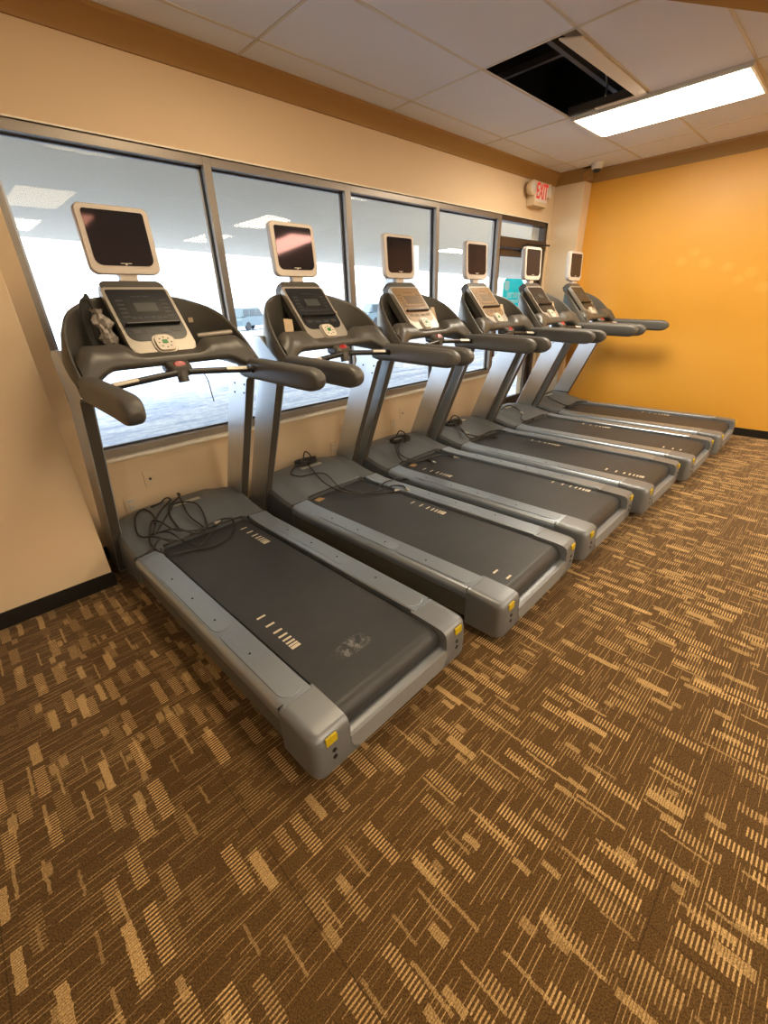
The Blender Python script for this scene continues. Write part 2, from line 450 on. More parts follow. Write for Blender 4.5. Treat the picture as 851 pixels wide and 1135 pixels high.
def troffer(x0, x1, y0, y1, label, lamp='lamp'):
    t = empty('ceiling_light', ((x0+x1)/2, (y0+y1)/2, ZC))
    W, L = x1-x0, y1-y0
    f = MB()
    for sx in (-1, 1): f.box((sx*(W/2-.011), 0, -.012), (.022, L, .024), .003)
    for sy in (-1, 1): f.box((0, sy*(L/2-.011), -.012), (W-.044, .022, .024), .003)
    f.build('frame', M['white_metal'], t)
    MB().loft([[(x*k, y*q, z) for x, y in rrect(W-.046, L-.046, .02, 3)] for z, k, q in ((-.004, 1, 1), (-.022, 1, 1), (-.036, .86, .94), (-.040, .5, .8))]).build('diffuser', M[lamp], t)
    return tag(t, label, 'ceiling light', 'fluorescent troffers')
troffer(LX0, LX1, LY0, LY1, 'lit fluorescent troffer beside the open ceiling tile')
troffer(LX0, LX1, -5.0, -3.78, 'lit fluorescent troffer farther back over the open carpet')
troffer(.91, 1.54, LY0, LY1, 'lit fluorescent troffer over the nearest treadmill, seen in the window reflection', 'lamp_dim')
troffer(.91, 1.54, -5.0, -3.78, 'lit fluorescent troffer behind the viewer, seen in the window reflection', 'lamp_dim')
troffer(-2.3, -1.67, -7.2, -5.98, 'lit fluorescent troffer at the rear left of the room')  # added out of view to light the room
troffer(.91, 1.54, -7.2, -5.98, 'lit fluorescent troffer near the back wall, left')  # also out of view, put in to brighten the room
troffer(LX0, LX1, -7.2, -5.98, 'lit fluorescent troffer near the back wall, right')  # added for room light, only faintly mirrored in the window glass

# windows --------------------------------------------------------------
mull = [(1.238, 1.288), (2.365, 2.425), (3.484, 3.532), (DX0-.02, DX0+.035)]
edges = [(WX0-.02, WX0+.03)]+mull
for i in range(4):
    x0, x1 = edges[i][1], edges[i+1][0]
    r = struct(empty('window_%d' % (i+1), ((x0+x1)/2, 0, SILL)))
    W, H = x1-x0, HEAD-SILL
    f = MB()
    mx = (edges[i+1][0]+edges[i+1][1])/2-(x0+x1)/2; mw = edges[i+1][1]-edges[i+1][0]
    f.box((mx, -.028, H/2), (mw, .085, H), .003)                                       # right mullion
    if i == 0: f.box((-W/2-.025, -.028, H/2), (.05, .085, H), .003)
    f.box((0, -.028, H-.024), (W, .085, .048), .003); f.box((0, -.028, .024), (W, .085, .048), .003)
    f.build('frame', M['alu'], r)
    s = MB()
    for sx in (-1, 1): s.box((sx*(W/2-.003), -.024, H/2), (.006, .020, H-.096))
    e = MB()
    for sx in (-1, 1): e.box((sx*(W/2-.010), -.009, H/2), (.020, .012, H-.096), .002)
    e.build('glazing_bead', M['bead'], r)
    s.box((0, -.010, H-.053), (W-.02, .018, .010)); s.box((0, -.010, .053), (W-.02, .018, .010))
    s.build('gasket', M['gasket'], r)
    MB().box((0, 0, H/2), (W, .006, H-.08)).build('pane', M['glass'], r)
struct(MB().box(((WX0+DX0)/2, -.045, SILL-.012), (DX0-WX0, .13, .024), .006).build('window_sill', M['sill']))
struct(MB().box(((WX0+DX1)/2, -.03, HEAD+.004), (DX1-WX0, .11, .008)).build('trim_head', M['sill']))
# glazed door with transom
r = struct(empty('door_1', ((DX0+DX1)/2, 0, 0)))
x0, x1 = DX0+.035-(DX0+DX1)/2, DX1-.0-(DX0+DX1)/2
f = MB()
f.box((x1-.025, -.028, HEAD/2), (.05, .085, HEAD), .003)
f.box(((x0+x1)/2, -.028, HEAD-.024), (x1-x0, .085, .048), .003)
f.box(((x0+x1)/2, -.028, 2.075), (x1-x0, .10, .10), .003)
f.build('door_frame', M['bronze'], r)
f = MB()
f.box((x0+.04, -.01, 1.02), (.075, .045, 2.0), .003); f.box((x1-.09, -.01, 1.02), (.075, .045, 2.0), .003)
f.box(((x0+x1)/2-.025, -.01, 1.98), (x1-x0-.1, .045, .08), .003); f.box(((x0+x1)/2-.025, -.01, .14), (x1-x0-.1, .045, .24), .003)
f.build('door_leaf', M['bronze'], r)
MB().box(((x0+x1)/2-.025, 0, 1.1), (x1-x0-.2, .006, 1.75)).build('door_pane', M['glass'], r)
MB().box(((x0+x1)/2-.025, 0, 2.20), (x1-x0-.05, .006, .16)).build('transom_pane', M['glass'], r)
f = MB().box((.12, -.075, 2.03), (.30, .06, .07), .008)
f.box((.34, -.125, 2.075), (.30, .030, .018), .003, Matrix.Rotation(-.15, 3, 'Z')); f.box((.18, -.105, 2.075), (.26, .030, .018), .003, Matrix.Rotation(-.18, 3, 'Z'))
f.build('door_closer', M['black'], r)
MB().box((x0+.04, -.06, 1.0), (.025, .03, .32), .008).build('door_handle', M['alu'], r)

# teal sign stuck on the outside of the door glass
t = empty('window_sign', (5.14, .012, 1.535))
W, H = .50, .36
out = [(-.25, -.10), (-.14, -.18), (.20, -.18), (.25, -.12), (.25, .12), (.17, .18), (-.20, .18), (-.25, .13)]
MB().prism(out, 1, 0, .004).build('sign_panel', M['teal'], t)
MB().prism([(-.17+a, .105+b) for a, b in rrect(.11, .10, .025)], 1, -.0035, -.001).build('logo_square', M['whitefilm'], t)
MB().prism([(-.02+a, -.075+b) for a, b in rrect(.30, .035, .012)], 1, -.0035, -.001).build('white_band', M['whitefilm'], t)
def text(body, size, loc, rot, mat, parent, name, ext=.001):
    cu = bpy.data.curves.new(name, 'FONT'); cu.body = body; cu.size = size; cu.align_x = 'CENTER'; cu.align_y = 'CENTER'; cu.extrude = ext
    cu.offset = size*.018
    tmp = bpy.data.objects.new(name, cu); COL.objects.link(tmp)
    dg = bpy.context.evaluated_depsgraph_get(); me = bpy.data.meshes.new_from_object(tmp.evaluated_get(dg))
    bpy.data.objects.remove(tmp); me.name = name; me.materials.clear(); me.materials.append(mat)
    o = bpy.data.objects.new(name, me); COL.objects.link(o); o.location = loc; o.rotation_euler = rot; o.parent = parent; return o
text('Jersey', .13, (0, -.003, .005), (PI/2, 0, 0), M['whitefilm'], t, 'sign_lettering')
tag(t, 'teal sign with white lettering on the glass door', 'sign')

# exit sign with two emergency lamp heads
t = empty('exit_sign', (5.235, YW, 2.555))
MB().box((0, -.050, 0), (.30, .10, .235), .012).build('housing', M['plate'], t)
MB().box((0, -.102, .015), (.27, .006, .185), .002).build('face_plate', M['white_metal'], t)
e = text('EXIT', .205, (0, -.1065, .018), (PI/2, 0, 0), M['exit_red'], t, 'lettering', .0015)
e.scale = (.62, 1, 1)
for sx in (-1, 1):
    MB().lathe([(.012, .0), (.062, .008), (.074, .03), (.072, .062), (.066, .070), (0.0005, .070)], (0, 0, 0), 'Y').xf(
        Matrix.Translation((sx*.19, -.035, .045)) @ Matrix.Rotation(PI, 4, 'Z')).build('lamp_head', M['plate'], t)
    MB().lathe([(.0005, -.014), (.036, -.010), (.060, .0), (.060, .004), (.0005, .004)], (0, 0, 0), 'Y').xf(
        Matrix.Translation((sx*.19, -.107, .045))).build('lamp_lens', M['lens'], t)
tag(t, 'EXIT sign with two emergency lamps above the glass door', 'exit sign')
# security dome
t = empty('security_camera', (5.60, -.62, ZC))
MB().lathe([(.0005, 0), (.062, 0), (.062, -.018), (.056, -.05), (.046, -.058), (.0005, -.058)], (0, 0, 0)).build('housing', M['white_metal'], t)
MB().lathe([(.042, -.052), (.040, -.070), (.028, -.088), (.0005, -.095), (.0005, -.052)], (0, 0, 0)).build('dome', M['blackgloss'], t)
tag(t, 'small white security dome camera in the ceiling corner', 'camera')
# wall plates under the sill
def plate(x, z, kind, label):
    t = empty('wall_outlet', (x, YW, z))
    MB().prism(rrect(.074, .118, .008), 1, -.006, 0, .002).build('cover_plate', M['plate'], t)
    if kind == 'data':
        MB().cyl((0, -.011, 0), (0, -.005, 0), .008, 12).build('jack', M['black'], t)
    else:
        for dz in (-.022, .022):
            s = MB().prism([(a, b+dz) for a, b in rrect(.034, .030, .012)], 1, -.0085, -.005).build('socket', M['ivory'], t)
            m = MB()
            for sx in (-.007, .007): m.box((sx, -.009, dz+.002), (.002, .002, .010))
            m.build('slot', M['black'], s)
    tag(t, label, 'outlet', 'wall plates under the windows')
plate(.302, .324, 'duplex', 'ivory duplex outlet low on the wall behind the nearest treadmill')
plate(.459, .462, 'data', 'ivory cable jack plate behind the nearest treadmill, above the outlet')
plate(2.041, .295, 'duplex', 'ivory duplex outlet low on the wall behind the second treadmill')
plate(2.165, .433, 'data', 'ivory cable jack plate behind the second treadmill, above the outlet')
plate(2.826, .361, 'duplex', 'ivory duplex outlet low on the wall behind the third treadmill')
plate(2.968, .447, 'data', 'ivory cable jack plate behind the third treadmill, above the outlet')
plate(3.826, .438, 'data', 'ivory cable jack plate behind the fourth treadmill')

# ------------------------------------------------------------------ outside
struct(MB().box((20, 30.1, -.12), (160, 60, .1)).build('ground', M['snow']))
struct(MB().prism([(-12, .15), (60, .15), (60, 7.4+.24*60), (-12, 7.4-.24*12)], 2, 2.76, 3.2).build('canopy_ceiling', M['soffit']))
struct(MB().box((8.78, 5.35, 1.3), (.62, .62, 2.95), .02).build('pillar', M['pillar']))
t = empty('canopy_light', (10.8, 5.2, 2.76))
MB().box((0, 0, -.015), (1.2, .5, .03), .005).build('frame', M['white_metal'], t)
MB().box((0, 0, -.034), (1.1, .42, .012), .003).build('diffuser', M['lamp'], t)
tag(t, 'lit rectangular light under the outdoor canopy', 'canopy light')
def car(x, y, rz, label):
    t = empty('parked_car', (x, y, -.07), rz)
    body = [(-2.2, .35), (-2.25, .75), (-2.1, .95), (-1.3, 1.02), (1.0, 1.02), (2.1, .92), (2.25, .6), (2.2, .35)]
    MB().prism(body, 1, -.88, .88, .06).build('body', M['carblue'], t)
    cab = [(-2.0, .98), (-1.75, 1.62), (.35, 1.66), (1.05, 1.0)]
    MB().prism(cab, 1, -.78, .78, .08).build('cabin', M['carblue'], t)
    for sy in (-1, 1):
        for a, b in ((-1.75, -1.0), (-.93, -.1), (-.03, .62)):
            MB().prism([(a+.03, 1.08), (a+.08, 1.52), (b-.12 if b > .5 else b, 1.52), (b+(.12 if b > .5 else 0), 1.08)], 1, sy*.785-.01, sy*.785+.01).build('side_window', M['carglass'], t)
        for wx in (-1.4, 1.4): MB().lathe([(.001, -.1), (.30, -.1), (.34, -.05), (.34, .05), (.30, .1), (.001, .1)], (wx, sy*.80, .34), 'Y', 16).build('wheel', M['tyre'], t)
    return tag(t, label, 'car', 'cars parked across the lot')
car(18.6, 31.5, .45, 'pale blue car parked across the lot, seen right of the first window post')
car(27.0, 24.0, -.35, 'pale blue car parked across the lot, seen through the third window')
t = empty('far_building', (30, 48, 0))
MB().box((0, 0, 1.3), (34, 6, 2.7)).build('wall', M['pillar'], t)
MB().prism([(-3.6, 2.6), (3.6, 2.6), (0, 4.0)], 0, -17.4, 17.4).build('roof', M['farroof'], t)
tag(t, 'long low pale building far across the snowy lot', 'building')

# ------------------------------------------------------------------ treadmill (origin: floor, middle of the rear edge; +y to the window)
ZB = .225                                                # belt surface
def superx(y, A=.430, Y0=1.40, B=.42, p=2.2):
    q = max(0.0, min(1.0, (y-Y0)/B)); return A*(1-q**p)**(1/p)
def supery(x, A=.430, Y0=1.40, B=.42, p=2.2):
    q = min(1.0, abs(x)/A); return Y0+B*(1-q**p)**(1/p)
EY = [1.36, 1.414, 1.49, 1.567, 1.622, 1.68, 1.745, 1.784, 1.83]
EZ = [1.215, 1.251, 1.331, 1.408, 1.458, 1.497, 1.530, 1.553, 1.562]

def make_treadmill():
    t = empty('treadmill')
    # chassis sides and belly
    m = MB()
    for s in (-1, 1):
        m.prism([(.12, .075), (1.60, .075), (2.02, .06), (2.05, .20), (2.03, .285), (1.60, .225), (.12, .222)], 0, *sorted((s*.29, s*.412)))
    m.box((0, 1.05, .13), (.58, 1.8, .10))
    m.build('chassis', M['chassis'], t)
    # side rails
    for s in (-1, 1):
        pr = [(.283, .212), (.283, .243), (.288, .2475), (.395, .2440), (.411, .2380), (.419, .2270), (.4215, .210), (.4215, .190)]
        rings = [[(s*x, y, z+(.012 if y > 1.5 else 0)) for x, z in pr] for y in (.135, .30, 1.3, 1.48, 1.565)]
        rail = MB().loft(rings).build('side_rail', M['rail'], t)
        o = [(s*.352+a, .99+b) for a, b in rrect(.078, .66, .036, 6)]
        inl = MB().prism(o, 2, .2445, .2480, .001).build('foot_inlay', M['foot_inlay'], rail)
        o = [(s*.340+a, .405+b) for a, b in rrect(.100, .50, .045, 6)]
        MB().prism(o, 2, .2440, .2484, .0012).build('rear_inlay', M['rail'], rail)
        for y in (.45, .75, .98, 1.22):
            MB().lathe([(.0005, .0), (.0050, .0), (.0050, .0022), (.0005, .0028)], (s*.352, y, .2478), 'Z', 10).build('bolt', M['black'], rail)
    # rear cap
    m = MB()
    pr = [(.150, .2440), (.020, .2400), (-.022, .2370), (-.038, .2310), (-.048, .2180), (-.053, .195), (-.054, .12), (-.051, .060), (-.044, .042), (-.020, .032), (.150, .032)]
    for s in (-1, 1):
        rings = []
        for x, dy, dz in ((.272, .0, .0), (.290, .0, .0), (.330, .0, .0), (.385, .0, -.0005), (.400, .004, -.002), (.411, .012, -.006), (.418, .024, -.013), (.4215, .040, -.024)):
            ring = []
            for y, z in pr:
                yy = y+dy if y < .1 else y
                zz = z+dz if z > .15 else (z-dz*.5 if z < .05 else z)
                ring.append((s*x, min(yy, .150), zz))
            rings.append(ring)
        m.loft(rings)
    pc = [(.060, .100), (.030, .130), (.000, .148), (-.025, .152), (-.044, .147), (-.051, .134), (-.0525, .10), (-.050, .060), (-.043, .042), (.060, .034)]
    m.loft([[(x, y, z) for y, z in pc] for x in (-.275, -.1, .1, .275)])
    cap = m.build('rear_cap', M['cap'], t)
    for s in (-1, 1):
        MB().box((s*.352, .1505, .231), (.137, .003, .0262), .001).build('seam', M['black'], cap)
    # recessed rear panel with rounded lower corners
    o = [(a, .107+b) for a, b in rrect(.548, .080, .004, 6, .055)]
    MB().prism(o, 1, -.0568, -.0380, .0025).build('rear_panel', M['panel'], cap)
    for s in (-1, 1):
        MB().prism([(s*.352+a, .207+b) for a, b in rrect(.046, .034, .003, 2)], 1, -.0560, -.0480).build('warning_label', M['yellow'], cap)
        for z in (.150, .118):
            MB().cyl((s*.345, -.0560, z), (s*.345, -.040, z), .009, 12).build('bolt', M['black'], cap)
    # running belt
    m = MB()
    rc, rr = (.040, ZB-.055), .055
    path = [(1.66, ZB)]+[(1.2, ZB), (.6, ZB), (.2, ZB)]+[(rc[0]-rr*math.sin(a), rc[1]+rr*math.cos(a)) for a in [PI*k/12 for k in range(13)]]+[(1.66, rc[1]-rr)]
    m.loft([[(x, y, z) for y, z in path] for x in (-.268, 0, .268)], caps=False)
    bl = m.build('running_belt', M['belt'], t)
    m = MB()
    for s in (-1, 1): m.cyl((s*.268, .040, ZB-.055), (s*.282, .040, ZB-.055), .044, 20)
    m.build('rear_roller', M['alu'], t)
    # motor hood
    def hz(x, y):
        f = max(0, min(1, (y-1.55)/.42)); f = f*f*(3-2*f)
        z = .256+.070*f
        k = max(0, min(1, (.31-abs(x))/.09)); k = k*k*(3-2*k)
        q = max(0, min(1, (y-1.60)/.10))
        z += .022*k*q*(1-.45*f)
        return z
    m = MB(); rows = []
    xsx = [-.418, -.412, -.40, -.36, -.31, -.28, -.25, -.22, -.15, 0, .15, .22, .25, .28, .31, .36, .40, .412, .418]
    for x in xsx:
        ax = abs(x); e = .0 if ax < .39 else (ax-.39)/.028
        drop = .035*e*e; y0 = 1.565 if ax > .272 else 1.605
        yf = 2.085-.10*(ax/.42)**4-(.03*e)
        r = []
        for j in range(9):
            y = y0+(yf-.04-y0)*j/8; r.append((x, y, hz(x, y)-drop))
        zt = r[-1][2]
        r += [(x, yf-.018, zt-.006), (x, yf-.004, zt-.022), (x, yf, zt-.05), (x, yf, .09), (x, yf-.03, .06), (x, y0+.06, .06), (x, y0, .10 if ax > .272 else .236)]
        rows.append(r)
    m.loft(rows)
    hd = m.build('motor_hood', M['hood'], t)
    m = MB()
    q = []
    for (x, y) in ((-.06, 1.905), (.135, 1.905), (.135, 1.945), (-.06, 1.945)): q.append((x, y, hz(x, y)+.003))
    bq = [m.b.verts.new(v) for v in q]; m.b.faces.new(bq)
    r2 = bmesh.ops.solidify(m.b, geom=m.b.faces[:], thickness=.001)
    m.build('hood_label', M['label'], hd)
    for s in (-1, 1): MB().box((s*.347, 1.5655, .2505), (.146, .003, .020), .001).build('seam', M['black'], hd)
    m = MB()                                              # dark lip where the belt enters
    m.tube([(x, 1.605, hz(x, 1.605)-.004-(.0 if abs(x) < .2 else .01*(abs(x)-.2)/.07)) for x in (-.272, -.24, -.2, -.1, 0, .1, .2, .24, .272)], .006, 6)
    m.build('hood_lip', M['black'], hd)
    # feet
    for s in (-1, 1):
        MB().cyl((s*.33, .14, 0), (s*.33, .14, .08), .026, 14).build('levelling_foot', M['black'], t)
        MB().cyl((s*.33, 1.85, 0), (s*.33, 1.85, .08), .030, 14).build('levelling_foot', M['black'], t)
    # uprights
    for s in (-1, 1):
        oy = lambda z: 1.965-.4165*z
        poly = [(oy(0), 0), (oy(0)+.20, 0), (oy(1.12)+.195, 1.12), (1.745, 1.24), (1.760, 1.31), (1.725, 1.335), (1.62, 1.335), (1.50, 1.24), (1.44, 1.19), (1.43, 1.145), (oy(1.12)-.002, 1.12)]
        up = MB().prism(poly, 0, *sorted((s*.388, s*.444)), .006).build('upright', M['silver'], t)
        cv = [(oy(.02)-.005, .02), (oy(.02)+.002, .02), (oy(1.125)+.002, 1.125), (oy(1.125)-.005, 1.125)]
        MB().prism(cv, 0, *sorted((s*.393, s*.440)), .001).build('upright_cover', M['cover'], up)  # thin dark strip laid over the silver rear face
        for y, z in ((1.525, 1.085), (1.635, 1.085), (1.545, 1.035), (1.655, 1.03)):
            MB().lathe([(.0005, -.003), (.006, -.003), (.006, .003), (.0005, .003)], (s*.388, y, z), 'X', 8).build('bolt', M['black'], up)
    # handrails
    for s in (-1, 1):
        rings = []
        sta = [(.815, .05), (.819, .30), (.828, .52), (.842, .72), (.860, .88), (.885, .98), (.92, 1.0), (1.05, 1.0), (1.2, 1.0), (1.32, 1.0), (1.42, 1.0), (1.48, .96), (1.52, .80)]
        for y, k in sta:
            zc = 1.164+.018*max(0, min(1, (y-.9)/.45)); hh = .056*k
            ww = .043*(k**.45); cx = .402+.010*max(0, (1.0-y)/.2)
            if y > 1.40: cx += .0; ww *= .95
            ring = []
            for j in range(20):
                a = 2*PI*j/20; ca, sa = math.cos(a), math.sin(a)
                ring.append((s*(cx+ww*math.copysign(abs(ca)**.62, ca)), y, zc+hh*math.copysign(abs(sa)**.62, sa)))
            rings.append(ring)
        MB().loft(rings).build('handrail', M['railgrip'], t, 50)
    # cowl wall
    rings = []
    N = 40
    for i in range(N+1):
        a = PI*i/N; c_, s_ = math.cos(a), math.sin(a)
        X = -.430*math.copysign(abs(c_)**(2/2.2), c_); Y = 1.40+.42*abs(s_)**(2/2.2)
        nx, ny = -c_, s_*.9
        l = math.hypot(nx, ny); nx /= l; ny /= l
        zt = interp(EY, EZ, Y); zb = 1.175+.10*max(0, (Y-1.40)/.42)
        T = .011
        ring = []
        zm = (zt+zb)/2; bl_ = min(1.0, s_*2.2)*max(0.0, 1-max(0.0, s_-.35)*1.6)
        for off, z in ((.006, zb), (.015+.014*bl_, zb+.03), (.017+.024*bl_, zm-.01), (.010+.010*bl_, zt-.035), (.003, zt-.003), (-.003, zt), (-.010, zt-.004), (-.014, zt-.016), (-.015, zm), (-.013, zb)):
            ring.append((X+nx*off, Y+ny*off, z))
        rings.append(ring)
    MB().loft(rings).build('console_cowl', M['charcoal'], t, 50)
    # dash lip with pockets
    rings = []
    for i in range(33):
        x = -.415+.83*i/32; ax = abs(x)
        s = max(0, min(1, (ax-.27)/.14)); s = s*s*(3-2*s)
        mid = max(0, min(1, (.20-ax)/.06)); mid = mid*mid*(3-2*mid)
        yw = max(supery(x)-.010, 1.565); dy = -.035*s
        dz = -.045*mid
        zb = 1.243-.060*s
        tp = 1.352+dz+.006*s-.05*max(0, (ax-.36)/.055)
        ring = [(x, yw, 1.262-.03*s), (x, 1.548+dy*.5, 1.262-.03*s), (x, 1.542+dy*.6, tp-.008), (x, 1.530+dy, tp), (x, 1.505+dy, tp-.004), (x, 1.470+dy, tp-.024), (x, 1.442+dy, (tp+zb)/2+.012),
                (x, 1.430+dy, zb+.030), (x, 1.432+dy, zb+.012), (x, 1.446+dy, zb), (x, 1.50, zb-.002), (x, yw, 1.232-.03*s)]
        rings.append(ring)
    MB().loft(rings).build('dash_panel', M['charcoal'], t, 50)
    # console on its tilted plane: local (x, u up the slope, n out to the user)
    U = Vector((0, .651, .759)); Nn = Vector((0, -.759, .651)); O = Vector((0, 1.498, 1.290))
    mat = Matrix(((1, 0, 0, O.x), (0, U.y, Nn.y, O.y), (0, U.z, Nn.z, O.z), (0, 0, 0, 1)))
    def con(poly, n0, n1, bev=0): return MB().prism(poly, 2, n0, n1, bev).xf(mat)
    def cbox(u, n, dims, x=0, bev=0): return MB().box((x, u, n), dims, bev).xf(mat)
    bz = con([(a, .200+b) for a, b in rrect(.318, .408, .018, 6, .062)], -.030, .0, .005).build('console_bezel', M['bezel'], t, 40)
    con([(a, .235+b) for a, b in rrect(.300, .46, .04, 5, .05)], -.085, -.028, .012).build('console_back', M['charcoal'], t, 40)
    con([(a, .417+b) for a, b in rrect(.300, .056, .024, 5, .004)], -.036, -.002, .006).build('console_top_cap', M['charcoal'], t, 40)
    pn = con([(a, .236+b) for a, b in rrect(.288, .305, .010, 6, .050)], -.001, .0025, .001).build('display_panel', M['blackgloss'], t, 40)
    cbox(.280, .003, (.105, .050, .002), .008).build('lcd_screen', M['lcd'], pn)
    cbox(.280, .0025, (.150, .075, .0015), .008).build('lcd_surround', M['black'], pn)
    keys = [(sx*.105, .225+.024*k, .034, .012) for k in range(5) for sx in (-1, 1)]+[(-.075+.03*k, .218, .020, .010) for k in range(6)]+[(-.03+.03*k, .345, .022, .008) for k in range(3)]
    for kx, ku, kw, kh in keys: cbox(ku, .003, (kw, kh, .002), kx, .0008).build('key', M['pad'], pn)
    cbox(.178, .010, (.262, .012, .024), 0, .004).build('accessory_ledge', M['black'], t)
    for x in (-.095, -.035, .035, .095): cbox(.136+(.0 if abs(x) < .05 else .004), .003, (.042, .022, .002), x, .0008).build('quick_key', M['pad'], pn)
    con([(.004+a, .060+b) for a, b in rrect(.110, .104, .030, 6)], -.004, .006, .004).build('keypad_surround', M['bezel'], t, 40)
    kp = con([(.004+a, .058+b) for a, b in rrect(.088, .086, .022, 6)], .005, .016, .005).build('keypad', M['ivory'], t, 40)
    con([(.004+a, .062+b) for a, b in rrect(.026, .022, .005, 3)], .0155, .0185, .001).build('start_button', M['green'], kp)
    m = MB()
    for k in range(8):
        a = 2*PI*k/8; m.box((.004+.029*math.cos(a), .058+.029*math.sin(a), .0165), (.008, .006, .0012), .0005)
    m.xf(mat).build('key_mark', M['pad'], kp)
    # neck and monitor
    MB().loft([[(x*k, 1.805+y*.8, z) for x, y in ((-.055, -.018), (.055, -.018), (.055, .030), (-.055, .030))] for z, k in ((1.585, 1.15), (1.615, .80), (1.640, .70), (1.665, .85))]).build('monitor_neck', M['tv'], t, 60)
    tv = empty('monitor_pivot', (0, 1.795, 1.80)); tv.parent = t; tv.name = 'monitor'
    tv.rotation_euler = (-.054, 0, 0)
    hs = []
    for y, k, r_ in ((-.006, .975, .028), (.0, 1.0, .030), (.030, 1.0, .030), (.046, .93, .03), (.062, .70, .02)):
        hs.append([(a*k, y, b*k) for a, b in rrect(.328, .292, r_, 6, .040)])
    MB().loft(hs).build('monitor_housing', M['tv'], tv, 40)
    MB().prism([(a, .008+b) for a, b in rrect(.272, .232, .012, 5, .034)], 1, -.0085, -.004).build('monitor_screen', M['screen'], tv)
    m = MB().box((.0, -.0088, -.098), (.052, .001, .003)); m.box((.0, -.0088, -.103), (.008, .001, .006))
    m.build('monitor_logo', M['label'], tv)
    # heart-rate bar
    for s in (-1, 1):
        br = MB().tube([(s*.03, 1.385, 1.210), (s*.12, 1.372, 1.205), (s*.385, 1.352, 1.184)], .0155, 12).build('heart_rate_bar', M['black'], t)
        a, b = Vector((s*.215, 1.365, 1.1975)), Vector((s*.325, 1.3567, 1.1888))
        d_ = (b-a).normalized(); n_ = Vector((0, -.75, .66)); u_ = d_.cross(n_).normalized()
        rot_ = Matrix((d_, u_, n_)).transposed()
        MB().box((a+b)/2+n_*.0135, ((b-a).length, .020, .008), .003, rot_).build('contact_grip', M['chrome'], br)
        MB().cyl((s*.350, 1.355, 1.187), (s*.392, 1.352, 1.184), .021, 14).build('end_collar', M['black'], br)
    m = MB().loft([[(a*k, y, z+b*k) for a, b in rrect(.12, .060, .02, 4)] for y, z, k in ((1.49, 1.235, .9), (1.43, 1.232, 1.0), (1.395, 1.220, .92), (1.378, 1.214, .7))])
    m.cyl((0, 1.40, 1.215), (0, 1.39, 1.165), .026, 14)
    pod = m.build('stop_pod', M['charcoal'], t, 45)
    MB().lathe([(.0005, .008), (.020, .0065), (.025, .001), (.025, -.01), (.0005, -.01)], (0, 0, 0), 'Z', 18).xf(
        Matrix.Translation((0, 1.398, 1.246)) @ Matrix.Rotation(.95, 4, 'X') @ Matrix.Diagonal((1.25, .8, 1, 1))).build('stop_button', M['red'], pod)
    # sticker on the right wing and pocket tray bar
    yv = supery(.30)
    MB().box((.245, supery(.245)-.022, 1.435), (.024, .004, .024), 0, Matrix.Rotation(-.35, 3, 'Z')).build('sticker', M['card'], t)
    return t

OR = [(.5584, -2.2889, .0191), (1.5609, -2.3516, .0317), (2.4783, -2.3560, .0154), (3.3854, -2.4155, .0017), (4.2994, -2.4697, .0045), (5.2540, -2.4958, .0136)]
LAB = ['grey treadmill nearest the viewer, a loose tangle of thin cord on its hood',
       'second grey treadmill from the left, pink glare on its small television screen',
       'third grey treadmill from the left, in front of the third window pane, dull tan console',
       'fourth grey treadmill from the left, dull tan console, in front of the fourth window pane',
       'fifth grey treadmill, in front of the glass door',
       'last grey treadmill of the row, right beside the orange wall']
proto = make_treadmill()
mills = [proto]+[copy_tree(proto) for _ in range(5)]
for o, (x, y, a), l in zip(mills, OR, LAB):
    o.location = (x, y, 0); o.rotation_euler = (0, 0, a); tag(o, l, 'treadmill', 'row of treadmills under the windows')
def kid(o, name):
    for c in o.children_recursive:
        if c.name.split('.')[0] == name: return c
for k in (2, 3):                                          # two console faces in dull, mottled tan
    for nm in ('display_panel',):
        c = kid(mills[k], nm); c.data = c.data.copy(); c.data.materials[0] = M['film']; c['label'] = 'dull tan console display'
        for q in c.children: q.data = q.data.copy(); q.data.materials[0] = M['film_dark']
# printed tick marks on the belts: a run of eight strokes that close up, placed where each belt stopped
def marks(i, x, y0, n0=0, direction=-1, x2=None):
    offs = [0, .075, .135, .175, .205, .230, .250, .268]
    bl = kid(mills[i], 'running_belt')
    for k, d in enumerate(offs):
        y = y0-d
        if k < n0 or y < .06: continue
        MB().box((x, y, ZB+.0006), (.042, .011 if k < 7 else .016, .0008)).build('belt_stripe', M['stripe'], bl)
marks(0, -.190, .640); marks(0, .200, 1.490)
marks(1, .205, 1.010); marks(1, -.176, .135)
marks(2, .245, .470); marks(2, -.155, 1.400)
marks(3, -.140, .340); marks(3, .225, 1.180)
marks(4, -.150, .230); marks(4, .225, 1.110)
marks(5, .225, .830)
# pieces of tape left near the hoods
for i, (x, y) in ((1, (-.185, 1.56)), (2, (-.15, 1.53))):
    MB().box((x, y, ZB+.0008), (.06, .05, .001), 0, Matrix.Rotation(.2, 3, 'Z')).build('tape_patch', M['tape'], kid(mills[i], 'running_belt'))
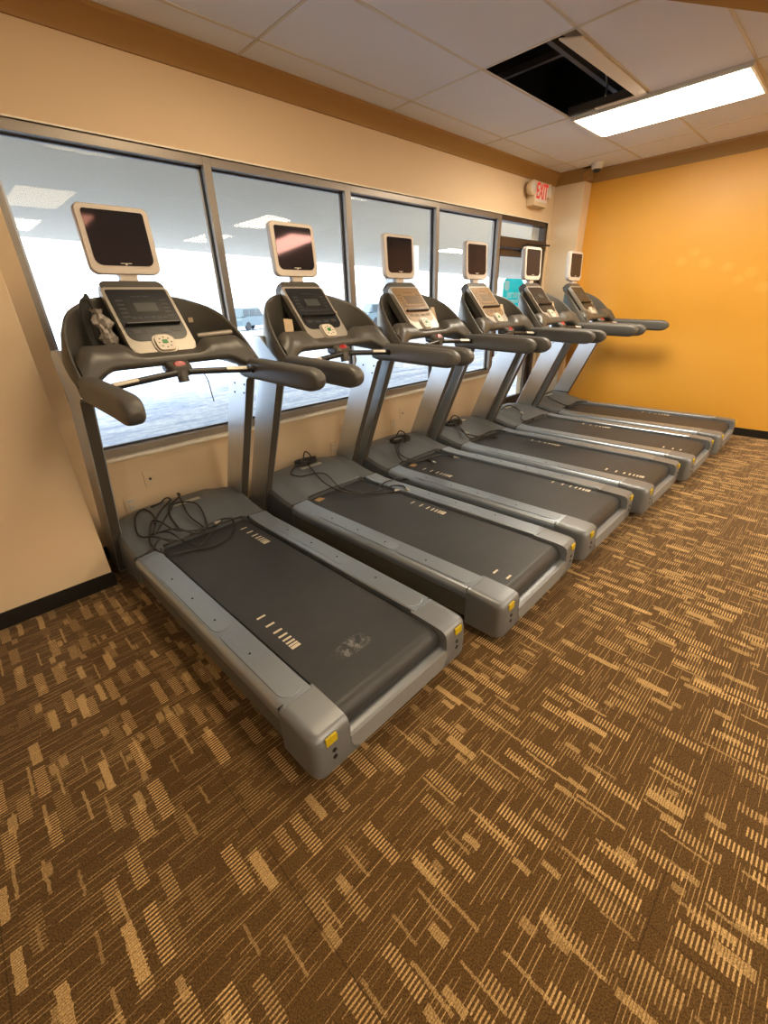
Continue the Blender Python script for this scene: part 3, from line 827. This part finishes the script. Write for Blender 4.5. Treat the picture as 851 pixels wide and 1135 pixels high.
# scuff of white dust on the nearest belt
def dust():
    n = NT('white_dust'); p = n.pos()
    sp = n.n('ShaderNodeSeparateXYZ', Vector=p)
    r = n.M('SQRT', n.M('ADD', n.M('POWER', n.M('DIVIDE', n.M('SUBTRACT', sp.outputs[0], -.03), .11), 2.0), n.M('POWER', n.M('DIVIDE', n.M('SUBTRACT', sp.outputs[1], .20), .05), 2.0)))
    f = n.M('MULTIPLY', n.M('MAXIMUM', n.M('SUBTRACT', 1.0, r), 0.0), n.M('MAXIMUM', n.M('MULTIPLY_ADD', n.noise(26, 6, .75), 3.2, -1.5), 0.0))
    d = n.n('ShaderNodeBsdfDiffuse', Color=(.45, .44, .43)); tr = n.n('ShaderNodeBsdfTransparent')
    mx = n.n('ShaderNodeMixShader'); n.put(mx.inputs[0], n.M('MINIMUM', f, .45)); n.t.links.new(tr.outputs[0], mx.inputs[1]); n.t.links.new(d.outputs[0], mx.inputs[2])
    n.t.links.new(mx.outputs[0], n.out.inputs[0]); return n.m
MB().box((-.06, .20, ZB+.0006), (.22, .10, .0005)).build('dust_smudge', dust(), kid(mills[0], 'running_belt'))

def T(i, p):
    x, y, a = OR[i]; c_, s_ = math.cos(a), math.sin(a)
    return Vector((x+c_*p[0]-s_*p[1], y+s_*p[0]+c_*p[1], p[2]))
# safety cord hanging from the first heart-rate bar
MB().tube([(.085, 1.372, 1.205), (.090, 1.352, 1.195), (.102, 1.350, 1.16), (.108, 1.352, 1.10), (.112, 1.352, 1.055)], .0025, 6, 6).build('safety_cord', M['cord'], mills[0])
# things lying in the console pockets
t = empty('cable_bundle', T(0, (-.235, 1.63, 1.30)))
m = MB()
for k in range(4):
    m.tube([(-.035+.008*k, .01, -.02), (-.050+.006*k, .03, .10), (-.045+.01*k, .035, .22), (-.015, .03, .245+.006*k), (.0, .03, .20), (.0, .02, .05)], .007, 8, 6)
m.build('cables', M['cord'], t)
rings = []
for k in range(12):
    z = -.03+.021*k; wv = .030+.012*math.sin(k*1.7); 
    rings.append([(.045-.004*k+wv*math.cos(2*PI*j/14)*(1+.25*math.sin(3*j+k)), .0+.022*math.sin(2*PI*j/14)*(1+.3*math.sin(2*j+1.3*k)), z) for j in range(14)])
MB().loft(rings).build('plastic_wrap', M['bag'], t, 20)
tag(t, 'plastic-wrapped bundle of black cables in the nearest treadmill\'s left pocket', 'cable bundle')
MB_ = MB().box((0, 0, .055), (.062, .004, .13), .001, Matrix.Rotation(.12, 3, 'Y') @ Matrix.Rotation(-.25, 3, 'X'))
c = MB_.build('paper_card', M['card']); c.location = T(1, (-.245, 1.60, 1.30)); tag(c, 'beige paper card standing in the second treadmill\'s left pocket', 'card')
c = MB().box((0, 0, .02), (.19, .03, .022), .008).build('grey_remote', M['bezel']); c.location = T(0, (.285, 1.56, 1.345)); c.rotation_euler = (.1, -.05, -.18 + OR[0][2])
tag(c, 'pale grey bar lying in the nearest treadmill\'s right pocket', 'bar')
for i, l in ((2, 'third'), (3, 'fourth'), (4, 'fifth'), (5, 'last')):
    c = MB().box((0, 0, .05), (.045, .004, .14), .001, Matrix.Rotation(-.35, 3, 'X')).build('paper_card', M['card']); c.location = T(i, (.215, 1.62, 1.33))
    tag(c, 'tan card tucked beside the right of the %s treadmill\'s console' % l, 'card', 'cards beside the consoles')

# cords lying on the hoods
def hoodz(i, p):
    """height of the treadmill surface under world point p"""
    x, y, a = OR[i]; c_, s_ = math.cos(a), math.sin(a)
    dx, dy = p[0]-x, p[1]-y; lx, ly = c_*dx+s_*dy, -s_*dx+c_*dy
    if ly > 2.06 or abs(lx) > .43: return None
    if ly > 1.60:
        f = max(0, min(1, (ly-1.55)/.42)); f = f*f*(3-2*f)
        k = max(0, min(1, (.31-abs(lx))/.09)); k = k*k*(3-2*k); q = max(0, min(1, (ly-1.60)/.10))
        return .256+.070*f+.022*k*q*(1-.45*f)
    return .249 if abs(lx) > .28 else ZB
def cord(name, i, paths, r, label, mat='cord', plugs=(), coil=None, coilr=(.085, .055)):
    """several strands of one cord; the strands keep to the surface beneath them"""
    m = MB()
    def sit(p, lift=0):
        h = hoodz(i, p); z = p[2]
        if h is not None: z = max(min(z, h+.05), h+r*1.05)
        return Vector((p[0], p[1], z+lift))
    for path in paths:
        pts = catmull([sit(p) for p in path], 5)
        m.tube([Vector((p.x, p.y, max(p.z, (hoodz(i, p) or 0)+r*.9))) for p in pts], r, 7)
    if coil:
        c0 = Vector(coil); rnd = random.Random(i*5+3)
        pts = []
        for k in range(64):
            a = 2*PI*k/10.5; ww = 1+.18*math.sin(k*.9)
            p = c0+Vector((coilr[0]*ww*math.cos(a), coilr[1]*ww*math.sin(a), .012+.034*(k/64)+rnd.uniform(-.004, .006)))
            pts.append(p)
        m.tube(catmull([Vector((p.x, p.y, max(p.z, (hoodz(i, p) or .2)+r))) for p in pts], 2), r, 7)
        a0 = c0+Vector((0, -.06, .05))
        m.tube(catmull([c0+Vector((-.01, -coilr[1]-.01, .006)), a0+Vector((0, -.01, .035)), c0+Vector((.005, 0, .105)), c0+Vector((.015, .05, .06)), c0+Vector((.01, coilr[1]+.005, .01))], 6), r, 7)
    o = m.build(name, M[mat])
    for q in plugs:
        d_ = Vector((q[3], q[4], 0)).normalized(); p = sit(q[:3], .006)
        MB().tube([p-d_*.012, p+d_*.014], .010, 10).tube([p+d_*.014, p+d_*.034], .006, 10).build('connector', M['brass'] if len(q) < 6 else M['cord'], o)
    return tag(o, label, 'cord', 'cords on the treadmill hoods')
c1a = [[.132, -.749, .265], [.206, -.732, .275], [.273, -.693, .3], [.35, -.731, .305], [.452, -.715, .305], [.642, -.682, .285], [.718, -.69, .25], [.629, -.828, .235], [.506, -.883, .235], [.388, -.833, .235], [.269, -.803, .245], [.222, -.699, .27], [.248, -.604, .3], [.338, -.654, .305], [.379, -.767, .26], [.435, -.819, .24], [.541, -.755, .26], [.642, -.698, .29]]
c1b = [[.234, -.636, .31], [.302, -.476, .32], [.338, -.522, .33], [.374, -.672, .31], [.518, -.698, .31], [.494, -.577, .33], [.535, -.373, .35], [.554, -.257, .37], [.556, -.287, .36], [.448, -.373, .33], [.411, -.503, .32], [.395, -.682, .3]]
c1c = [[.314, -.724, .31], [.257, -.661, .31], [.2, -.551, .3], [.253, -.345, .31], [.326, -.289, .31], [.332, -.454, .325], [.258, -.648, .32], [.428, -.434, .34], [.502, -.363, .35], [.588, -.488, .35], [.538, -.715, .335], [.456, -.722, .33], [.378, -.667, .325], [.268, -.638, .32]]
c1d = [[.368, -.287, .335], [.438, -.26, .34], [.459, -.265, .36], [.483, -.268, .365], [.49, -.285, .35], [.387, -.388, .34], [.302, -.527, .33]]
cord('power_cord', 0, [c1a, c1b, c1c, c1d], .0052, 'loose tangle of dark cord spread over the nearest treadmill\'s hood and belt', plugs=[(.60, -.70, .30, 1, .3)])
c2a = [[1.492, -.396, .36], [1.414, -.385, .35], [1.326, -.459, .325], [1.366, -.534, .32], [1.469, -.557, .325], [1.525, -.63, .32], [1.491, -.86, .3], [1.584, -.982, .245], [1.677, -1.064, .235], [1.782, -1.125, .235]]
c2b = [[1.514, -.402, .36], [1.476, -.548, .335], [1.422, -.75, .325], [1.461, -.941, .29], [1.647, -1.006, .24], [1.787, -1.043, .24], [1.856, -1.11, .245], [1.822, -1.2, .25]]
c2c = [[1.639, -1.014, .24], [1.765, -.973, .245], [1.898, -.98, .25], [1.957, -1.054, .255]]
cord('power_cord', 1, [c2a, c2b, c2c], .0050, 'black cord coiled by the wall, its ends trailing over the second belt', coil=(1.548, -.345, .33), coilr=(.088, .040),
     plugs=[(1.782, -1.125, .235, 1, -.4), (1.822, -1.2, .25, -.3, -1), (1.957, -1.054, .255, .3, -1, 1)])
c3a = [[2.495, -.507, .36], [2.428, -.505, .335], [2.233, -.712, .33], [2.226, -.788, .3], [2.35, -.812, .245], [2.463, -.831, .235], [2.454, -.925, .235]]
c3b = [[2.509, -.524, .36], [2.357, -.608, .34], [2.246, -.739, .325], [2.375, -.809, .25], [2.647, -.855, .24], [2.658, -.942, .24], [2.643, -1.019, .245]]
cord('power_cord', 2, [c3a, c3b], .0055, 'black cord coiled on the third treadmill\'s hood with a thick loop to its belt', coil=(2.520, -.47, .315), coilr=(.10, .06),
     plugs=[(2.454, -.925, .235, -.1, -1), (2.658, -.942, .24, .6, -1, 1), (2.643, -1.019, .245, .3, -1)])
c4a = [[3.305, -.482, .36], [3.191, -.635, .34], [3.14, -.776, .315], [3.242, -.846, .3], [3.372, -.863, .25], [3.403, -.922, .24]]
c4b = [[3.316, -.486, .36], [3.201, -.669, .335], [3.078, -.86, .31], [3.247, -.863, .29], [3.513, -.829, .27], [3.602, -.934, .26]]
cord('power_cord', 3, [c4a, c4b], .0060, 'black cord coiled on the fourth treadmill\'s hood, a short end on the belt', coil=(3.300, -.50, .315), coilr=(.10, .055),
     plugs=[(3.403, -.922, .24, .4, -1, 1), (3.14, -.776, .315, .2, -1)])
c5a = [[4.134, -.551, .34], [4.328, -.501, .345], [4.363, -.593, .335], [4.181, -.784, .325], [4.027, -.87, .3], [4.119, -.909, .26], [4.258, -.898, .25]]
cord('power_cord', 4, [c5a], .0060, 'single black cord curving across the fifth treadmill\'s hood', plugs=[(4.258, -.898, .25, 1, .1, 1), (4.181, -.784, .325, -.5, -1)])
c6a = [[5.137, -.599, .345], [4.977, -.807, .33], [4.95, -.965, .3], [5.152, -.94, .29], [5.333, -.919, .285], [5.463, -1.0, .27]]
c6b = [[5.115, -.569, .345], [5.26, -.564, .37], [5.367, -.592, .38], [5.493, -.716, .38]]
cord('power_cord', 5, [c6a, c6b], .0060, 'black cord looped along the last treadmill\'s hood', plugs=[(4.96, -.955, .30, .4, -1, 1)])

# ------------------------------------------------------------------ light, sky, camera
wd = bpy.data.worlds.new('overcast'); scene.world = wd; wd.use_nodes = True
nt = wd.node_tree; nt.nodes.clear()
o = nt.nodes.new('ShaderNodeOutputWorld'); b = nt.nodes.new('ShaderNodeBackground')
b.inputs[0].default_value = (.93, .965, 1.0, 1); b.inputs[1].default_value = 1.45
nt.links.new(b.outputs[0], o.inputs[0])

f_px = 474.645
cam = bpy.data.cameras.new('camera'); co = bpy.data.objects.new('camera', cam); COL.objects.link(co)
cam.sensor_fit = 'HORIZONTAL'; cam.sensor_width = 36.0; cam.lens = f_px/851*36.0; cam.clip_start = .05; cam.clip_end = 300
R = Matrix(((.71102666, -.70246285, -.0314172), (.32696989, .29073987, .89920021), (.62252051, .6496278, -.436408)))
rot = Matrix((R[0], R[1], -R[2])).transposed()
co.matrix_world = Matrix.Translation((-.29801, -3.16134, 1.47978)) @ rot.to_4x4()
scene.camera = co
vs = scene.view_settings
vs.view_transform = 'Standard'; vs.look = 'None'; vs.gamma = 1.0; vs.use_curve_mapping = False; vs.exposure = 1.9
scene.cycles.use_denoising = True; scene.cycles.denoising_prefilter = 'NONE'
scene.cycles.max_bounces = 10; scene.cycles.transparent_max_bounces = 12
scene.cycles.caustics_reflective = False; scene.cycles.caustics_refractive = False
scene.cycles.sample_clamp_indirect = 6.0
